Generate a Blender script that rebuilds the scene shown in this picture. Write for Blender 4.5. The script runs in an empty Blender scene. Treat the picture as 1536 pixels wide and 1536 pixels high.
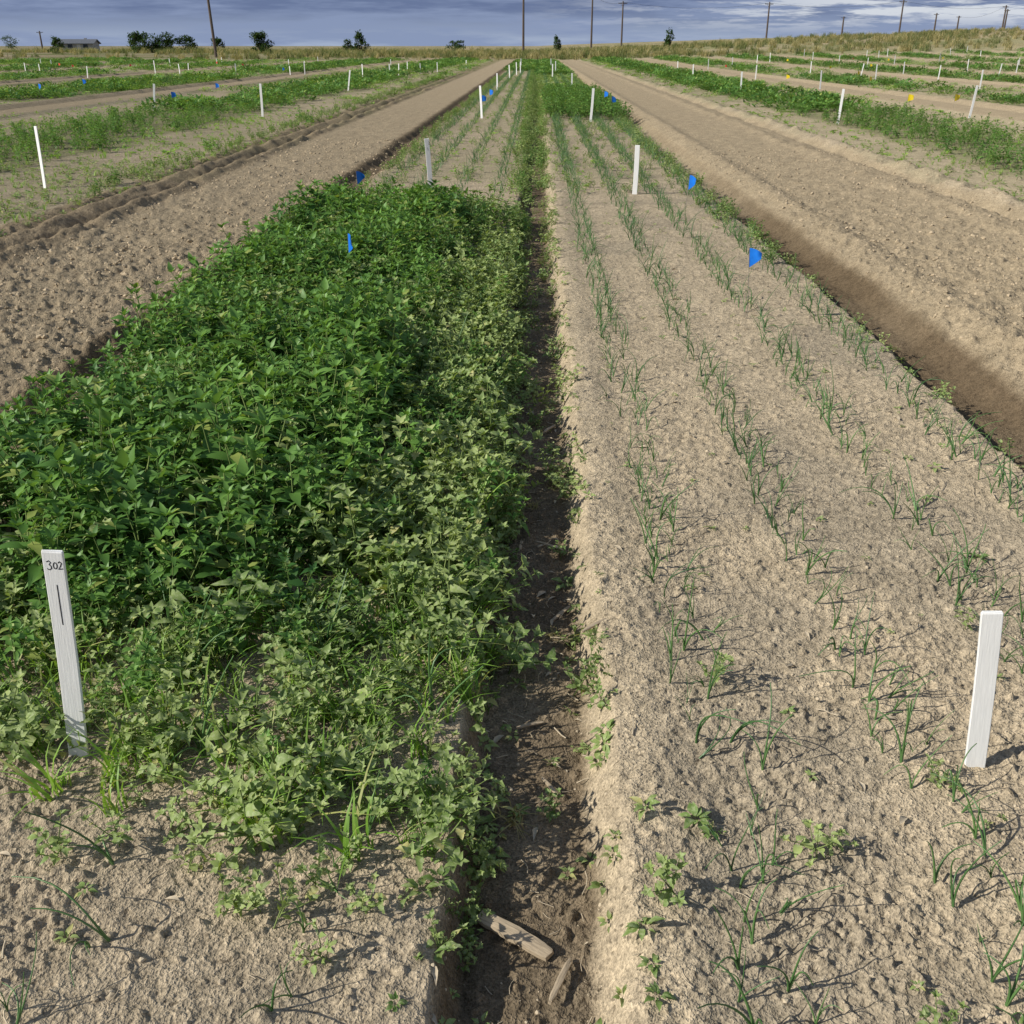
import bpy, math, random, time, bmesh
import numpy as np
from mathutils import Vector, Matrix
rng=np.random.default_rng(11)
random.seed(5)
scene=bpy.context.scene
SUN_AZ=np.array([-0.93,-0.36]); SUN_AZ=SUN_AZ/np.linalg.norm(SUN_AZ)
SUN_EL=math.radians(33)

# ---------------------------------------------------------------- noise
def hash2(ix,iy,seed):
    h=(ix.astype(np.int64)*374761393+iy.astype(np.int64)*668265263+seed*144269504)&0xffffffff
    h=((h^(h>>13))*1274126177)&0xffffffff
    h=h^(h>>16)
    return (h&0xffffff)/float(0xffffff)
def vnoise(x,y,seed=0):
    x=np.asarray(x,float);y=np.asarray(y,float)
    ix=np.floor(x);iy=np.floor(y);fx=x-ix;fy=y-iy
    u=fx*fx*(3-2*fx);v=fy*fy*(3-2*fy)
    a=hash2(ix,iy,seed);b=hash2(ix+1,iy,seed);c=hash2(ix,iy+1,seed);d=hash2(ix+1,iy+1,seed)
    return ((a*(1-u)+b*u)*(1-v)+(c*(1-u)+d*u)*v)*2-1
def fbm(x,y,seed=0,oct=3,gain=.5):
    s=0;a=1;t=0
    for o in range(oct):
        k=2.03**o
        ca,sa=math.cos(.6*o+.4),math.sin(.6*o+.4)
        xr=(x*ca-y*sa)*k;yr=(x*sa+y*ca)*k
        s=s+a*vnoise(xr+o*17.3+seed*3.1,yr-o*9.7,seed+o);t+=a;a*=gain
    return s/t
def sm(x,a,b):
    t=np.clip((x-a)/(b-a),0,1);return t*t*(3-2*t)
def band(x,a,b,w):
    return sm(x,a-w,a+w)*(1-sm(x,b-w,b+w))

# ---------------------------------------------------------------- layout (metres; rows run along +Y)
ALLEYS=[(-4.25,-2.15),(2.42,5.15),(-15.3,-12.9),(-25.6,-23.2),(-36,-33.4),(-47,-44.3),(11.0,13.5),(19.2,21.8),(27.6,30.2),(36,38.6),(44.5,47),(53,55.5),(62,64.5),(71,73.5)]
GREEN=[(-10.4,-7.2,.85),(-19.5,-15.4,.95),(-29.5,-25.8,.6),(-41,-36.5,.7),(-56,-48,.5),(6.6,9.2,.9),(13.8,16.4,.75),(22.0,25.0,.6),(30.6,33,.7),(39,41.5,.6),(47.5,50,.5),(56,59,.6),(65,68,.5),(-5.5,-4.9,.3)]
FIELD_END=135.
def rise(X,Y):
    return sm(Y,50,230)*np.clip((X-4)/66,0,1.25)*3.1+sm(Y,130,185)*(.30+.3*fbm(X*.05,Y*.04,31,2))
def wob(Y,s,a=.03):
    return a*fbm(Y*1.1,Y*0+s,5+s,2)+a*.5*fbm(Y*5,Y*0+s,9+s,2)
def wob1(Y,s,a=.03):
    u=np.linspace(-40,260,9000);return np.interp(Y,u,wob(u,s,a))
def alleymask(X,Y):
    m=np.zeros_like(X)
    for i,(a,b) in enumerate(ALLEYS):
        w=wob1(Y,i+1,.08)
        m=np.maximum(m,band(X+w,a,b,.1))
    return m*(1-sm(Y,FIELD_END-4,FIELD_END+6))
def height(X,Y,micro=True):
    X=np.asarray(X,float);Y=np.asarray(Y,float)
    z=rise(X,Y)
    field=1-sm(Y,FIELD_END,FIELD_END+8)
    Xw=X+wob1(Y,3,.035)
    z=z-.11*(1-sm(Xw,.115,.215))*sm(Xw,-.20,-.135)*field
    z=z+.016*np.exp(-((Xw-.28)/.10)**2)*field
    z=z+.012*np.cos((np.clip(X,.2,2.1)-1.15)*2.4)*field*sm(X,.0,.45)
    Xr=X+wob1(Y,5,.05)
    z=z-.13*sm(Xr,2.05,2.15)*(1-sm(Xr,2.36,2.62))*field
    z=z+.05*np.exp(-((Xr-2.82)/.16)**2)*field
    Xl=X+wob1(Y,6,.05)
    z=z-.085*band(Xl,-2.5,-2.2,.09)*field
    rg=.6+.7*fbm(X*3,Y*2.2,35,3) if micro else .6
    z=z+(.085*np.exp(-((Xl+4.36)/.08)**2)-.08*np.exp(-((Xl+4.56)/.07)**2)+.065*np.exp(-((Xl+4.78)/.08)**2)-.06*np.exp(-((Xl+4.98)/.08)**2))*field*rg
    rr=.7+1.0*fbm(X*3.5,Y*3,36,3) if micro else .7
    z=z+(.09*np.exp(-((Xr-5.3)/.17)**2)-.06*np.exp(-((Xr-5.0)/.1)**2)+.045*np.exp(-((Xr-4.55)/.17)**2))*field*rr
    for a,b in ALLEYS[2:]:
        z=z+(.07*(np.exp(-((X-a)/.2)**2)+np.exp(-((X-b)/.2)**2))-.06*(np.exp(-((X-a-.45)/.15)**2)+np.exp(-((X-b+.45)/.15)**2)))*field
    if micro:
        near=Y<30
        x=X[near];y=Y[near];xw=Xw[near];fl=field[near]
        al=np.maximum(band(x,-4.3,-2.15,.08),band(x,2.5,5.4,.08))
        al=np.maximum(al,.7*band(x,-5.2,-4.2,.05))
        f1=np.clip(16/np.maximum(y,1),0,1);f2=np.clip(9/np.maximum(y,1),0,1)**1.5;f3=np.clip(3.6/np.maximum(y,.8),0,1)**1.5
        dz=fbm(x*1.3,y*1.3,41,2)*.014
        c1=fbm(x*6,y*6,51,2);c2=fbm(x*15,y*15,52,3,.6);c3=fbm(x*38,y*38,53,2,.6);c4=fbm(x*95,y*95,54,2,.6)
        left=np.where(x<0,1.,.9)
        dz+=al*left*(c1*.022*f1+np.maximum(c2,-.15)*.05*f2+np.abs(c3)*.014*f3)
        shoulder=np.exp(-((xw-.27)/.10)**2)*.5*fl
        b=(1-al)*(1-shoulder)
        patch=.6+.6*np.clip(fbm(x*3.1,y*3.1,57,2)*1.8,-.5,1)
        dz+=b*patch*(np.maximum(c2,-.3)*.010*f2+np.maximum(c3,-.1)*.012*f3*np.clip(5/np.maximum(y,1),0,1)+np.maximum(c4,-.15)*.008*f3)
        pit=np.maximum(fbm(x*33,y*33,58,2)-.34,0)-.5*np.maximum(-fbm(x*41,y*41,59,2)-.36,0)
        dz+=b*pit*.028*f2
        dz+=shoulder*(c3*.006*f3+c4*.003*f3)
        side=np.exp(-((np.abs(xw)-.17)/.05)**2)*fl
        dz+=side*fbm(x*5,y*9,67,2)*.028*f1
        z[near]+=dz
    return z

# ---------------------------------------------------------------- node helpers
def newmat(name):
    m=bpy.data.materials.new(name);m.use_nodes=True
    nt=m.node_tree
    for n in list(nt.nodes):nt.nodes.remove(n)
    return m,nt
def noise(nt,vec,scale,detail=4,rough=.55):
    n=nt.nodes.new('ShaderNodeTexNoise');n.inputs['Scale'].default_value=scale;n.inputs['Detail'].default_value=detail;n.inputs['Roughness'].default_value=rough
    nt.links.new(vec,n.inputs['Vector']);return n.outputs['Fac']
def math_(nt,op,a,b=None,c=None):
    n=nt.nodes.new('ShaderNodeMath');n.operation=op
    for i,v in enumerate((a,b,c)):
        if v is None: continue
        if isinstance(v,(int,float)): n.inputs[i].default_value=v
        else: nt.links.new(v,n.inputs[i])
    return n.outputs[0]
def maprange(nt,v,a,b,c,d):
    n=nt.nodes.new('ShaderNodeMapRange')
    nt.links.new(v,n.inputs[0])
    for i,x in enumerate((a,b,c,d)): n.inputs[i+1].default_value=x
    return n.outputs[0]
def mixc(nt,fac,a,b,mode='MIX'):
    n=nt.nodes.new('ShaderNodeMix');n.data_type='RGBA';n.blend_type=mode
    if isinstance(fac,(int,float)): n.inputs[0].default_value=fac
    else: nt.links.new(fac,n.inputs[0])
    for i,v in ((6,a),(7,b)):
        if isinstance(v,tuple): n.inputs[i].default_value=(*v,1) if len(v)==3 else v
        else: nt.links.new(v,n.inputs[i])
    return n.outputs[2]
def gray(nt,v):
    comb=nt.nodes.new('ShaderNodeCombineColor')
    for i in range(3): nt.links.new(v,comb.inputs[i])
    return comb.outputs[0]

def soil_material():
    m,nt=newmat('soil')
    out=nt.nodes.new('ShaderNodeOutputMaterial');bs=nt.nodes.new('ShaderNodeBsdfDiffuse')
    bs.inputs['Roughness'].default_value=.6
    geo=nt.nodes.new('ShaderNodeNewGeometry');P=geo.outputs['Position']
    at=nt.nodes.new('ShaderNodeAttribute');at.attribute_name='col'
    n2=noise(nt,P,30,3,.65);n3=noise(nt,P,150,2,.6);n1=noise(nt,P,4,2)
    v=math_(nt,'MULTIPLY',maprange(nt,n2,.3,.7,.72,1.22),maprange(nt,n3,.3,.72,.60,1.32))
    v=math_(nt,'MULTIPLY',v,maprange(nt,n1,.3,.7,.88,1.1))
    c=mixc(nt,1.0,at.outputs['Color'],gray(nt,v),'MULTIPLY')
    sp=noise(nt,P,62,1,.5)
    c=mixc(nt,maprange(nt,sp,.67,.72,0,.68),c,(.12,.095,.065))
    nt.links.new(c,bs.inputs['Color'])
    hsum=math_(nt,'ADD',n2,math_(nt,'MULTIPLY',n3,.42))
    bp=nt.nodes.new('ShaderNodeBump');bp.inputs['Strength'].default_value=1.;bp.inputs['Distance'].default_value=.021
    nt.links.new(hsum,bp.inputs['Height']);nt.links.new(bp.outputs[0],bs.inputs['Normal'])
    nt.links.new(bs.outputs[0],out.inputs[0]);return m
def plain_soil(name,col,var=.25):
    m,nt=newmat(name)
    out=nt.nodes.new('ShaderNodeOutputMaterial');bs=nt.nodes.new('ShaderNodeBsdfDiffuse')
    oi=nt.nodes.new('ShaderNodeObjectInfo');geo=nt.nodes.new('ShaderNodeNewGeometry')
    n=noise(nt,geo.outputs['Position'],140,2)
    v=math_(nt,'MULTIPLY',maprange(nt,oi.outputs['Random'],0,1,1-var,1+var),maprange(nt,n,.3,.7,.75,1.2))
    nt.links.new(mixc(nt,1.0,col,gray(nt,v),'MULTIPLY'),bs.inputs['Color'])
    nt.links.new(bs.outputs[0],out.inputs[0]);return m
def leaf_material(name,cA,cB,cD,transl=.28,rough=.5,gl=.05,mottle=None):
    m,nt=newmat(name)
    out=nt.nodes.new('ShaderNodeOutputMaterial');bs=nt.nodes.new('ShaderNodeBsdfDiffuse')
    tr=nt.nodes.new('ShaderNodeBsdfTranslucent');mx=nt.nodes.new('ShaderNodeMixShader')
    oi=nt.nodes.new('ShaderNodeObjectInfo');at=nt.nodes.new('ShaderNodeAttribute');at.attribute_name='lv'
    iv=nt.nodes.new('ShaderNodeAttribute');iv.attribute_name='iv'
    geo=nt.nodes.new('ShaderNodeNewGeometry')
    big=noise(nt,geo.outputs['Position'],1.8,1)
    r=math_(nt,'FRACT',math_(nt,'ADD',oi.outputs['Random'],iv.outputs['Fac']))
    t=math_(nt,'ADD',math_(nt,'MULTIPLY',r,.5),math_(nt,'ADD',math_(nt,'MULTIPLY',at.outputs['Fac'],.4),maprange(nt,big,.3,.7,-.22,.38)))
    t.node.use_clamp=True
    c=mixc(nt,t,cA,cB)
    d=math_(nt,'GREATER_THAN',at.outputs['Fac'],.94)
    c=mixc(nt,math_(nt,'MULTIPLY',d,.75),c,cD)
    if mottle:
        nn=noise(nt,geo.outputs['Position'],110,2)
        c=mixc(nt,maprange(nt,nn,.48,.66,0,.6),c,mottle)
    c=mixc(nt,math_(nt,'MULTIPLY',geo.outputs['Backfacing'],.2),c,(.30,.36,.20))
    nt.links.new(c,bs.inputs['Color'])
    nt.links.new(mixc(nt,1.0,c,(1.5,1.6,.55),'MULTIPLY'),tr.inputs['Color'])
    mx.inputs[0].default_value=transl
    nt.links.new(bs.outputs[0],mx.inputs[1]);nt.links.new(tr.outputs[0],mx.inputs[2])
    last=mx.outputs[0]
    if gl>0:
        g=nt.nodes.new('ShaderNodeBsdfGlossy');g.inputs['Roughness'].default_value=rough;g.inputs['Color'].default_value=(.9,1,.9,1)
        m2=nt.nodes.new('ShaderNodeMixShader');m2.inputs[0].default_value=gl
        nt.links.new(last,m2.inputs[1]);nt.links.new(g.outputs[0],m2.inputs[2]);last=m2.outputs[0]
    nt.links.new(last,out.inputs[0]);return m
def simple_mat(name,col,rough=.6,nscale=40,amt=.15,metal=0,stretch=None,spec=.3):
    m,nt=newmat(name)
    out=nt.nodes.new('ShaderNodeOutputMaterial');bs=nt.nodes.new('ShaderNodeBsdfPrincipled')
    tc=nt.nodes.new('ShaderNodeTexCoord');vec=tc.outputs['Object']
    if stretch:
        mp=nt.nodes.new('ShaderNodeMapping');mp.inputs['Scale'].default_value=stretch;nt.links.new(vec,mp.inputs[0]);vec=mp.outputs[0]
    n=noise(nt,vec,nscale,3,.6)
    v=maprange(nt,n,.3,.7,1-amt,1+amt)
    nt.links.new(mixc(nt,1.0,col,gray(nt,v),'MULTIPLY'),bs.inputs['Base Color'])
    bs.inputs['Roughness'].default_value=rough;bs.inputs['Metallic'].default_value=metal;bs.inputs['Specular IOR Level'].default_value=spec
    bp=nt.nodes.new('ShaderNodeBump');bp.inputs['Strength'].default_value=.35;bp.inputs['Distance'].default_value=.002
    nt.links.new(n,bp.inputs['Height']);nt.links.new(bp.outputs[0],bs.inputs['Normal'])
    nt.links.new(bs.outputs[0],out.inputs[0]);return m

M_soil=soil_material()
M_clod=plain_soil('soil_clod',(.41,.33,.225))
M_crumb=plain_soil('soil_crumb',(.44,.365,.26))
M_dark=leaf_material('weed_leaf_green',(.042,.120,.024),(.180,.335,.068),(.36,.40,.11),.26,.5,.028)
M_pale=leaf_material('weed_leaf_pale',(.11,.205,.045),(.35,.42,.15),(.52,.46,.19),.25,.6,.02,(.44,.48,.28))
M_grass=leaf_material('grass_blade',(.12,.26,.03),(.30,.46,.08),(.46,.42,.17),.3,.5,.03)
M_onion=leaf_material('onion_leaf',(.045,.12,.035),(.14,.26,.08),(.40,.35,.15),.12,.4,.05)
M_stem=leaf_material('weed_stem',(.13,.20,.06),(.24,.30,.11),(.3,.2,.1),.1,.5,0)
M_dry=leaf_material('dry_grass',(.24,.22,.09),(.48,.40,.21),(.45,.36,.2),.2,.7,0)
M_straw=simple_mat('crop_straw',(.54,.45,.32),.8,60,.3)
M_bushleaf=leaf_material('bush_leaf',(.022,.055,.016),(.07,.12,.035),(.09,.12,.05),.15,.6,0)
M_olive=leaf_material('field_edge_leaf',(.09,.13,.045),(.25,.25,.11),(.38,.31,.18),.2,.7,0)
M_bark=simple_mat('bark',(.10,.075,.05),.9,8,.3)

# ---------------------------------------------------------------- ground sheet
t=np.linspace(-1,1,741);o_=[];s=t[1]-t[0];q=1.
while q<400: s*=1.09;q+=s;o_.append(q)
o_=np.array(o_);tx=np.concatenate([-o_[::-1],t,o_])
ys=[-400,-150,-60,-30,-18,-10,-6,-4,-2.5,-1.5,-.8,-.3,0,.2,.4,.55,.68,.78,.84,.88]
while ys[-1]<3500:
    y=ys[-1];ys.append(y+min(1.15*(y*y+2.56)/1600,max(.0055*y,.0 if y<70 else .02*y)))
ay=np.array(ys)
Wd=.56*(np.maximum(ay,.4)+.45)+.25
GX=tx[None,:]*Wd[:,None];GY=np.repeat(ay[:,None],len(tx),1)
fx=GX.ravel();fy=GY.ravel()
fz=height(fx,fy)
nx=len(tx);ny=len(ay)
me=bpy.data.meshes.new('field_ground')
me.vertices.add(nx*ny);me.vertices.foreach_set('co',np.stack([fx,fy,fz],1).ravel())
i=np.arange((nx-1)*(ny-1));r=i//(nx-1);c=i%(nx-1)
v0=r*nx+c
quads=np.stack([v0,v0+1,v0+nx+1,v0+nx],1)
me.loops.add(quads.size);me.loops.foreach_set('vertex_index',quads.ravel())
me.polygons.add(len(quads));me.polygons.foreach_set('loop_start',np.arange(0,quads.size,4));me.polygons.foreach_set('loop_total',np.full(len(quads),4))
me.polygons.foreach_set('use_smooth',np.ones(len(quads),bool))
me.update(calc_edges=True)
def cover(X,Y):
    g=np.zeros_like(X)
    wv=.3*fbm(X*.8,Y*.8,80,2)
    for k,(a,b,s) in enumerate(GREEN):
        blk=np.floor((Y-1.5)/12.2+k*.37)
        r=hash2(blk,blk*0+k,77)
        amt=s*np.where(r<.3,.25,1.)
        if (a,b)==(6.6,9.2) or (a,b)==(-10.4,-7.2): amt=s*np.where(r<.12,.5,1.)
        g=np.maximum(g,band(X+wv,a,b,.35)*amt)
    return g*(1-sm(Y,FIELD_END-6,FIELD_END+4))
def soilcol(X,Y):
    def C(*c):return np.array(c)[None,:]
    n=lambda v:v[:,None]
    col=np.repeat(C(.485,.40,.28),len(X),0)
    al=alleymask(X,Y)
    col=col*(1-n(al))+C(.415,.335,.225)*n(al)
    rt=band(X,-5.2,-4.2,.1);col=col*(1-n(rt))+C(.35,.275,.18)*n(rt)
    Xw=X+wob1(Y,3,.035)
    fld=1-sm(Y,FIELD_END,FIELD_END+8)
    edge=.03*fbm(X*7,Y*7,90,2)
    moist=sm(Xw,-.20,-.17)*(1-sm(Xw+edge,.115,.165))*(.85+.35*fbm(X*5,Y*3,91,2))*(1-.15*sm(Y,12,30))
    grey=sm(fbm(X*1.6,Y*1.3,93,3),-.02,.3)*((X>.3)&(X<2.1))*.55
    grey=np.maximum(grey,sm(fbm(X*1.9,Y*1.9,94,3),-.1,.3)*((X<-.2)&(Y<2.2)&(X>-2))*.55)
    col=col*(1-n(grey))+C(.34,.29,.215)*n(grey)
    Xr=X+wob1(Y,5,.05)
    m2=band(Xr,2.10,2.55,.06)*(1.0+.3*fbm(X*2,Y*.8,92,2))*(1-.7*sm(Y,8,18))
    Xl=X+wob1(Y,6,.05)
    m2=np.maximum(m2,band(Xl,-2.62,-2.15,.1)*.8)
    moist=np.clip(moist*fld,0,1);m2=np.clip(m2*fld,0,1)
    col=col*(1-n(moist))+C(.205,.158,.104)*n(moist)
    col=col*(1-n(m2))+C(.155,.115,.073)*n(m2)
    sh=np.exp(-((Xw-.26)/.07)**2)*.45*fld
    col=col*(1-n(sh))+C(.54,.45,.315)*n(sh)
    g=cover(X,Y)
    bed=(1-al)*((np.abs(X)>5.3)|(Y>13.5))*fld*(sm(Y,14,60)*.5+.22)*(.6+.8*fbm(X*1.1,Y*.5,95,2))
    gg=np.clip(np.maximum(g*.75,bed),0,.8)
    col=col*(1-n(gg))+C(.18,.20,.085)*n(gg)
    e=np.clip(sm(Y,FIELD_END-4,FIELD_END+10)*(.75+.4*fbm(X*.08,Y*.08,97,2)),0,1)
    mixv=sm(fbm(X*.03,Y*.06,98,2),-.25,.3)
    edge=C(.33,.27,.165)*n(mixv)+C(.19,.20,.085)*n(1-mixv)
    return col*(1-n(e))+edge*n(e)
cc=soilcol(fx,fy)
ca=me.color_attributes.new('col','FLOAT_COLOR','POINT')
ca.data.foreach_set('color',np.concatenate([cc,np.ones((len(cc),1))],1).astype(np.float32).ravel())
gob=bpy.data.objects.new('field_ground',me);scene.collection.objects.link(gob);me.materials.append(M_soil)

# ---------------------------------------------------------------- mesh builder for plants
class MB:
    def __init__(s):s.v=[];s.f=[];s.m=[];s.lv=[]
    def add(s,vs,fs,mi,lv):
        o=len(s.v);s.v+= [tuple(p) for p in vs];s.lv+=[lv]*len(vs)
        s.f+=[tuple(o+i for i in q) for q in fs];s.m+=[mi]*len(fs)
    def mesh(s,name,mats,smooth=True):
        me=bpy.data.meshes.new(name);me.from_pydata(s.v,[],s.f);me.update()
        for m in mats: me.materials.append(m)
        me.polygons.foreach_set('material_index',s.m)
        me.polygons.foreach_set('use_smooth',[smooth]*len(s.f))
        a=me.attributes.new('lv','FLOAT','POINT');a.data.foreach_set('value',s.lv)
        return me
SH={'ovate':([0,.16,.36,.6,.84,1],[.06,.62,1,.78,.34,0]),'lance':([0,.22,.45,.7,1],[.08,.75,1,.62,0]),'blade':([0,.4,1],[.5,1,0]),
'toothed':([0,.14,.26,.36,.5,.6,.76,.84,1],[.06,.75,.66,1,.78,.84,.46,.46,0])}
def leaf(mb,base,d,up,L,W,fold=.25,droop=.3,shape='ovate',mi=0,lv=None,wavy=.08):
    d=d.normalized();s_=d.cross(up)
    if s_.length<1e-3: s_=Vector((1,0,0))
    s_.normalize();n=s_.cross(d).normalized()
    T,Wq=SH[shape]
    lv=random.random() if lv is None else lv
    vs=[];k=len(T);tw=random.uniform(-.4,.4)
    for i,t in enumerate(T):
        c=base+d*(L*t*(1-.15*droop*t))-n*(droop*L*t*t)
        w=W*.5*Wq[i]
        a=tw*t
        sd=s_*math.cos(a)+n*math.sin(a)
        wv=wavy if 0<i<k-1 else 0
        vs.append(c)
        vs.append(c+sd*w*(1+random.uniform(-.12,.12))+n*(fold*w+random.uniform(-wv,wv)*W))
        vs.append(c-sd*w*(1+random.uniform(-.12,.12))+n*(fold*w+random.uniform(-wv,wv)*W))
    fs=[]
    for i in range(k-1):
        a=i*3;b=a+3
        if i<k-2:
            fs+=[(a,a+1,b+1,b),(a,b,b+2,a+2)]
        else: fs+=[(a,a+1,b),(a,b,a+2)]
    mb.add(vs,fs,mi,lv)
def tube(mb,pts,r0,r1,mi,lv=.5,sides=4):
    vs=[];fs=[]
    n=len(pts)
    for i,p in enumerate(pts):
        t=(pts[min(i+1,n-1)]-pts[max(i-1,0)]).normalized()
        a=t.cross(Vector((.3,1,.2))).normalized();b=t.cross(a)
        r=r0+(r1-r0)*i/(n-1)
        for k in range(sides):
            an=2*math.pi*k/sides;vs.append(p+a*math.cos(an)*r+b*math.sin(an)*r)
    for i in range(n-1):
        for k in range(sides):
            k2=(k+1)%sides;fs.append((i*sides+k,i*sides+k2,(i+1)*sides+k2,(i+1)*sides+k))
    mb.add(vs,fs,mi,lv)
def broad_plant(H,spread,nl,L,W,nb,shape='ovate',fold=.25,droop=.25,mi=0,ms=1,tmin=.25,wavy=.08):
    mb=MB()
    stems=[(Vector((0,0,-.02)),Vector((random.uniform(-.2,.2)*H,random.uniform(-.2,.2)*H,H)),nl)]
    for b in range(nb):
        a=b*2*math.pi/nb+random.uniform(-.4,.4);z0=random.uniform(.05,.4)*H
        rr=spread*random.uniform(.6,1.)
        stems.append((Vector((0,0,z0)),Vector((math.cos(a)*rr,math.sin(a)*rr,H*random.uniform(.5,.98))),int(nl*.55)))
    for st,en,n in stems:
        mid=(st+en)/2+Vector((0,0,-.05*H))+(en-st).cross(Vector((0,0,1)))*random.uniform(-.1,.1)
        pts=[]
        for i in range(4):
            t=i/3;pts.append(st*(1-t)**2+mid*2*t*(1-t)+en*t*t)
        tube(mb,pts,.0032,.0014,ms,.5,3)
        phi=random.uniform(0,6.28)
        for i in range(n):
            t=tmin+(1-tmin)*(i+1)/n
            p=st*(1-t)**2+mid*2*t*(1-t)+en*t*t
            phi+=2.4+random.uniform(-.3,.3)
            el=math.radians(5+45*t**2+random.uniform(-22,22))
            d=Vector((math.cos(phi)*math.cos(el),math.sin(phi)*math.cos(el),math.sin(el)))
            l=L*(1.1-.5*t)*random.uniform(.6,1.25)
            leaf(mb,p+d*l*.3*(1.1-t),d,Vector((0,0,1)),l,l*W*random.uniform(.85,1.15),fold*random.uniform(.3,1.7),droop*random.uniform(.1,2.4),shape,mi,None,wavy)
        for i in range(5):
            phi+=1.256;el=math.radians(random.uniform(30,60))
            d=Vector((math.cos(phi)*math.cos(el),math.sin(phi)*math.cos(el),math.sin(el)))
            l=L*.5*random.uniform(.7,1.1);leaf(mb,en,d,Vector((0,0,1)),l,l*W*.8,fold,droop*.5,'lance',mi,random.uniform(.6,.93))
    return mb
def grass_tuft(n,H,sp,w,mi=0,bend=.5):
    mb=MB()
    for i in range(n):
        a=random.uniform(0,6.28);b=Vector((random.gauss(0,sp*.25),random.gauss(0,sp*.25),-.01))
        h=H*random.uniform(.5,1.1);out=h*random.uniform(.15,bend)*1.2
        lv=random.random()
        side=Vector((-math.sin(a),math.cos(a),0));vs=[];fs=[]
        for k in range(5):
            t=k/4;p=b+Vector((math.cos(a)*out*t*t,math.sin(a)*out*t*t,h*(t-.3*bend*t**3)))
            ww=w*(1-t**2)*.5+.0002
            vs+=[p+side*ww,p-side*ww]
        for k in range(4):fs.append((k*2,k*2+1,k*2+3,k*2+2))
        mb.add(vs,fs,mi,lv)
    return mb
def onion(H,n):
    mb=MB()
    for i in range(n):
        a=random.uniform(0,6.28);h=H*random.uniform(.6,1.25);o=h*random.uniform(.1,.7);cur=random.choice([0,.1,.3,.5,.8]);sw=random.uniform(-.5,.5)
        pts=[]
        for k in range(9):
            t=k/8;aa=a+sw*t*t;rr=o*(t**1.7+cur*.7*t**4)
            pts.append(Vector((math.cos(aa)*rr,math.sin(aa)*rr,h*(t-cur*.9*t**3)-.008)))
        tube(mb,pts,.0029,.0010,0,random.random(),4)
    return mb
def coll(name,meshes):
    c=bpy.data.collections.new(name)
    for i,m in enumerate(meshes):
        o=bpy.data.objects.new(m.name,m);c.objects.link(o)
    return c
def instancer(name,P,R,S,I,c,real=False):
    me=bpy.data.meshes.new(name);me.vertices.add(len(P));me.vertices.foreach_set('co',np.asarray(P,np.float32).ravel())
    a=me.attributes.new('irot','FLOAT_VECTOR','POINT');a.data.foreach_set('vector',np.asarray(R,np.float32).ravel())
    a=me.attributes.new('iscl','FLOAT_VECTOR','POINT');a.data.foreach_set('vector',np.asarray(S,np.float32).ravel())
    a=me.attributes.new('iidx','INT','POINT');a.data.foreach_set('value',np.asarray(I,np.int32))
    a=me.attributes.new('iv','FLOAT','POINT');a.data.foreach_set('value',rng.random(len(P)).astype(np.float32))
    ob=bpy.data.objects.new(name,me);scene.collection.objects.link(ob)
    ng=bpy.data.node_groups.new(name+'_scatter','GeometryNodeTree')
    ng.interface.new_socket('Geometry',in_out='INPUT',socket_type='NodeSocketGeometry')
    ng.interface.new_socket('Geometry',in_out='OUTPUT',socket_type='NodeSocketGeometry')
    gi=ng.nodes.new('NodeGroupInput');go=ng.nodes.new('NodeGroupOutput')
    ip=ng.nodes.new('GeometryNodeInstanceOnPoints');ci=ng.nodes.new('GeometryNodeCollectionInfo')
    ci.inputs['Collection'].default_value=c;ci.inputs['Separate Children'].default_value=True;ci.inputs['Reset Children'].default_value=True
    ip.inputs['Pick Instance'].default_value=True
    def na(n,t):
        x=ng.nodes.new('GeometryNodeInputNamedAttribute');x.data_type=t;x.inputs['Name'].default_value=n;return x.outputs[0]
    e=ng.nodes.new('FunctionNodeEulerToRotation')
    ng.links.new(na('irot','FLOAT_VECTOR'),e.inputs[0])
    ng.links.new(gi.outputs[0],ip.inputs['Points']);ng.links.new(ci.outputs[0],ip.inputs['Instance'])
    ng.links.new(na('iidx','INT'),ip.inputs['Instance Index']);ng.links.new(e.outputs[0],ip.inputs['Rotation'])
    ng.links.new(na('iscl','FLOAT_VECTOR'),ip.inputs['Scale'])
    last=ip.outputs[0]
    if real:
        ri=ng.nodes.new('GeometryNodeRealizeInstances');ng.links.new(last,ri.inputs[0]);last=ri.outputs[0]
    ng.links.new(last,go.inputs[0])
    md=ob.modifiers.new('scatter','NODES');md.node_group=ng
    return ob
def scatter(x0,x1,y0,y1,dens):
    n=rng.poisson((x1-x0)*(y1-y0)*dens)
    return rng.uniform(x0,x1,n),rng.uniform(y0,y1,n)
def place(name,X,Y,scale,c,nvar,tilt=.12,zoff=0.,zs=None,real=False):
    s=np.asarray(scale)*np.ones(len(X))
    ok=(np.hypot(X+1.13,Y-1.95)>.05)&(np.hypot(X-1.08,Y-1.93)>.05)&(np.hypot(X+.03,Y-1.53)>.09)
    X=X[ok];Y=Y[ok];s=s[ok]
    n=len(X);Z=height(X,Y)+zoff
    R=np.stack([rng.normal(0,tilt,n),rng.normal(0,tilt,n),rng.uniform(0,6.283,n)],1)
    S=np.stack([s,s,s*(1 if zs is None else zs)],1)
    return instancer(name,np.stack([X,Y,Z],1),R,S,rng.integers(0,nvar,n),c,real)
def view(X,Y,m=2.5):return np.abs(X+.02*Y)<.56*Y+m

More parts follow.
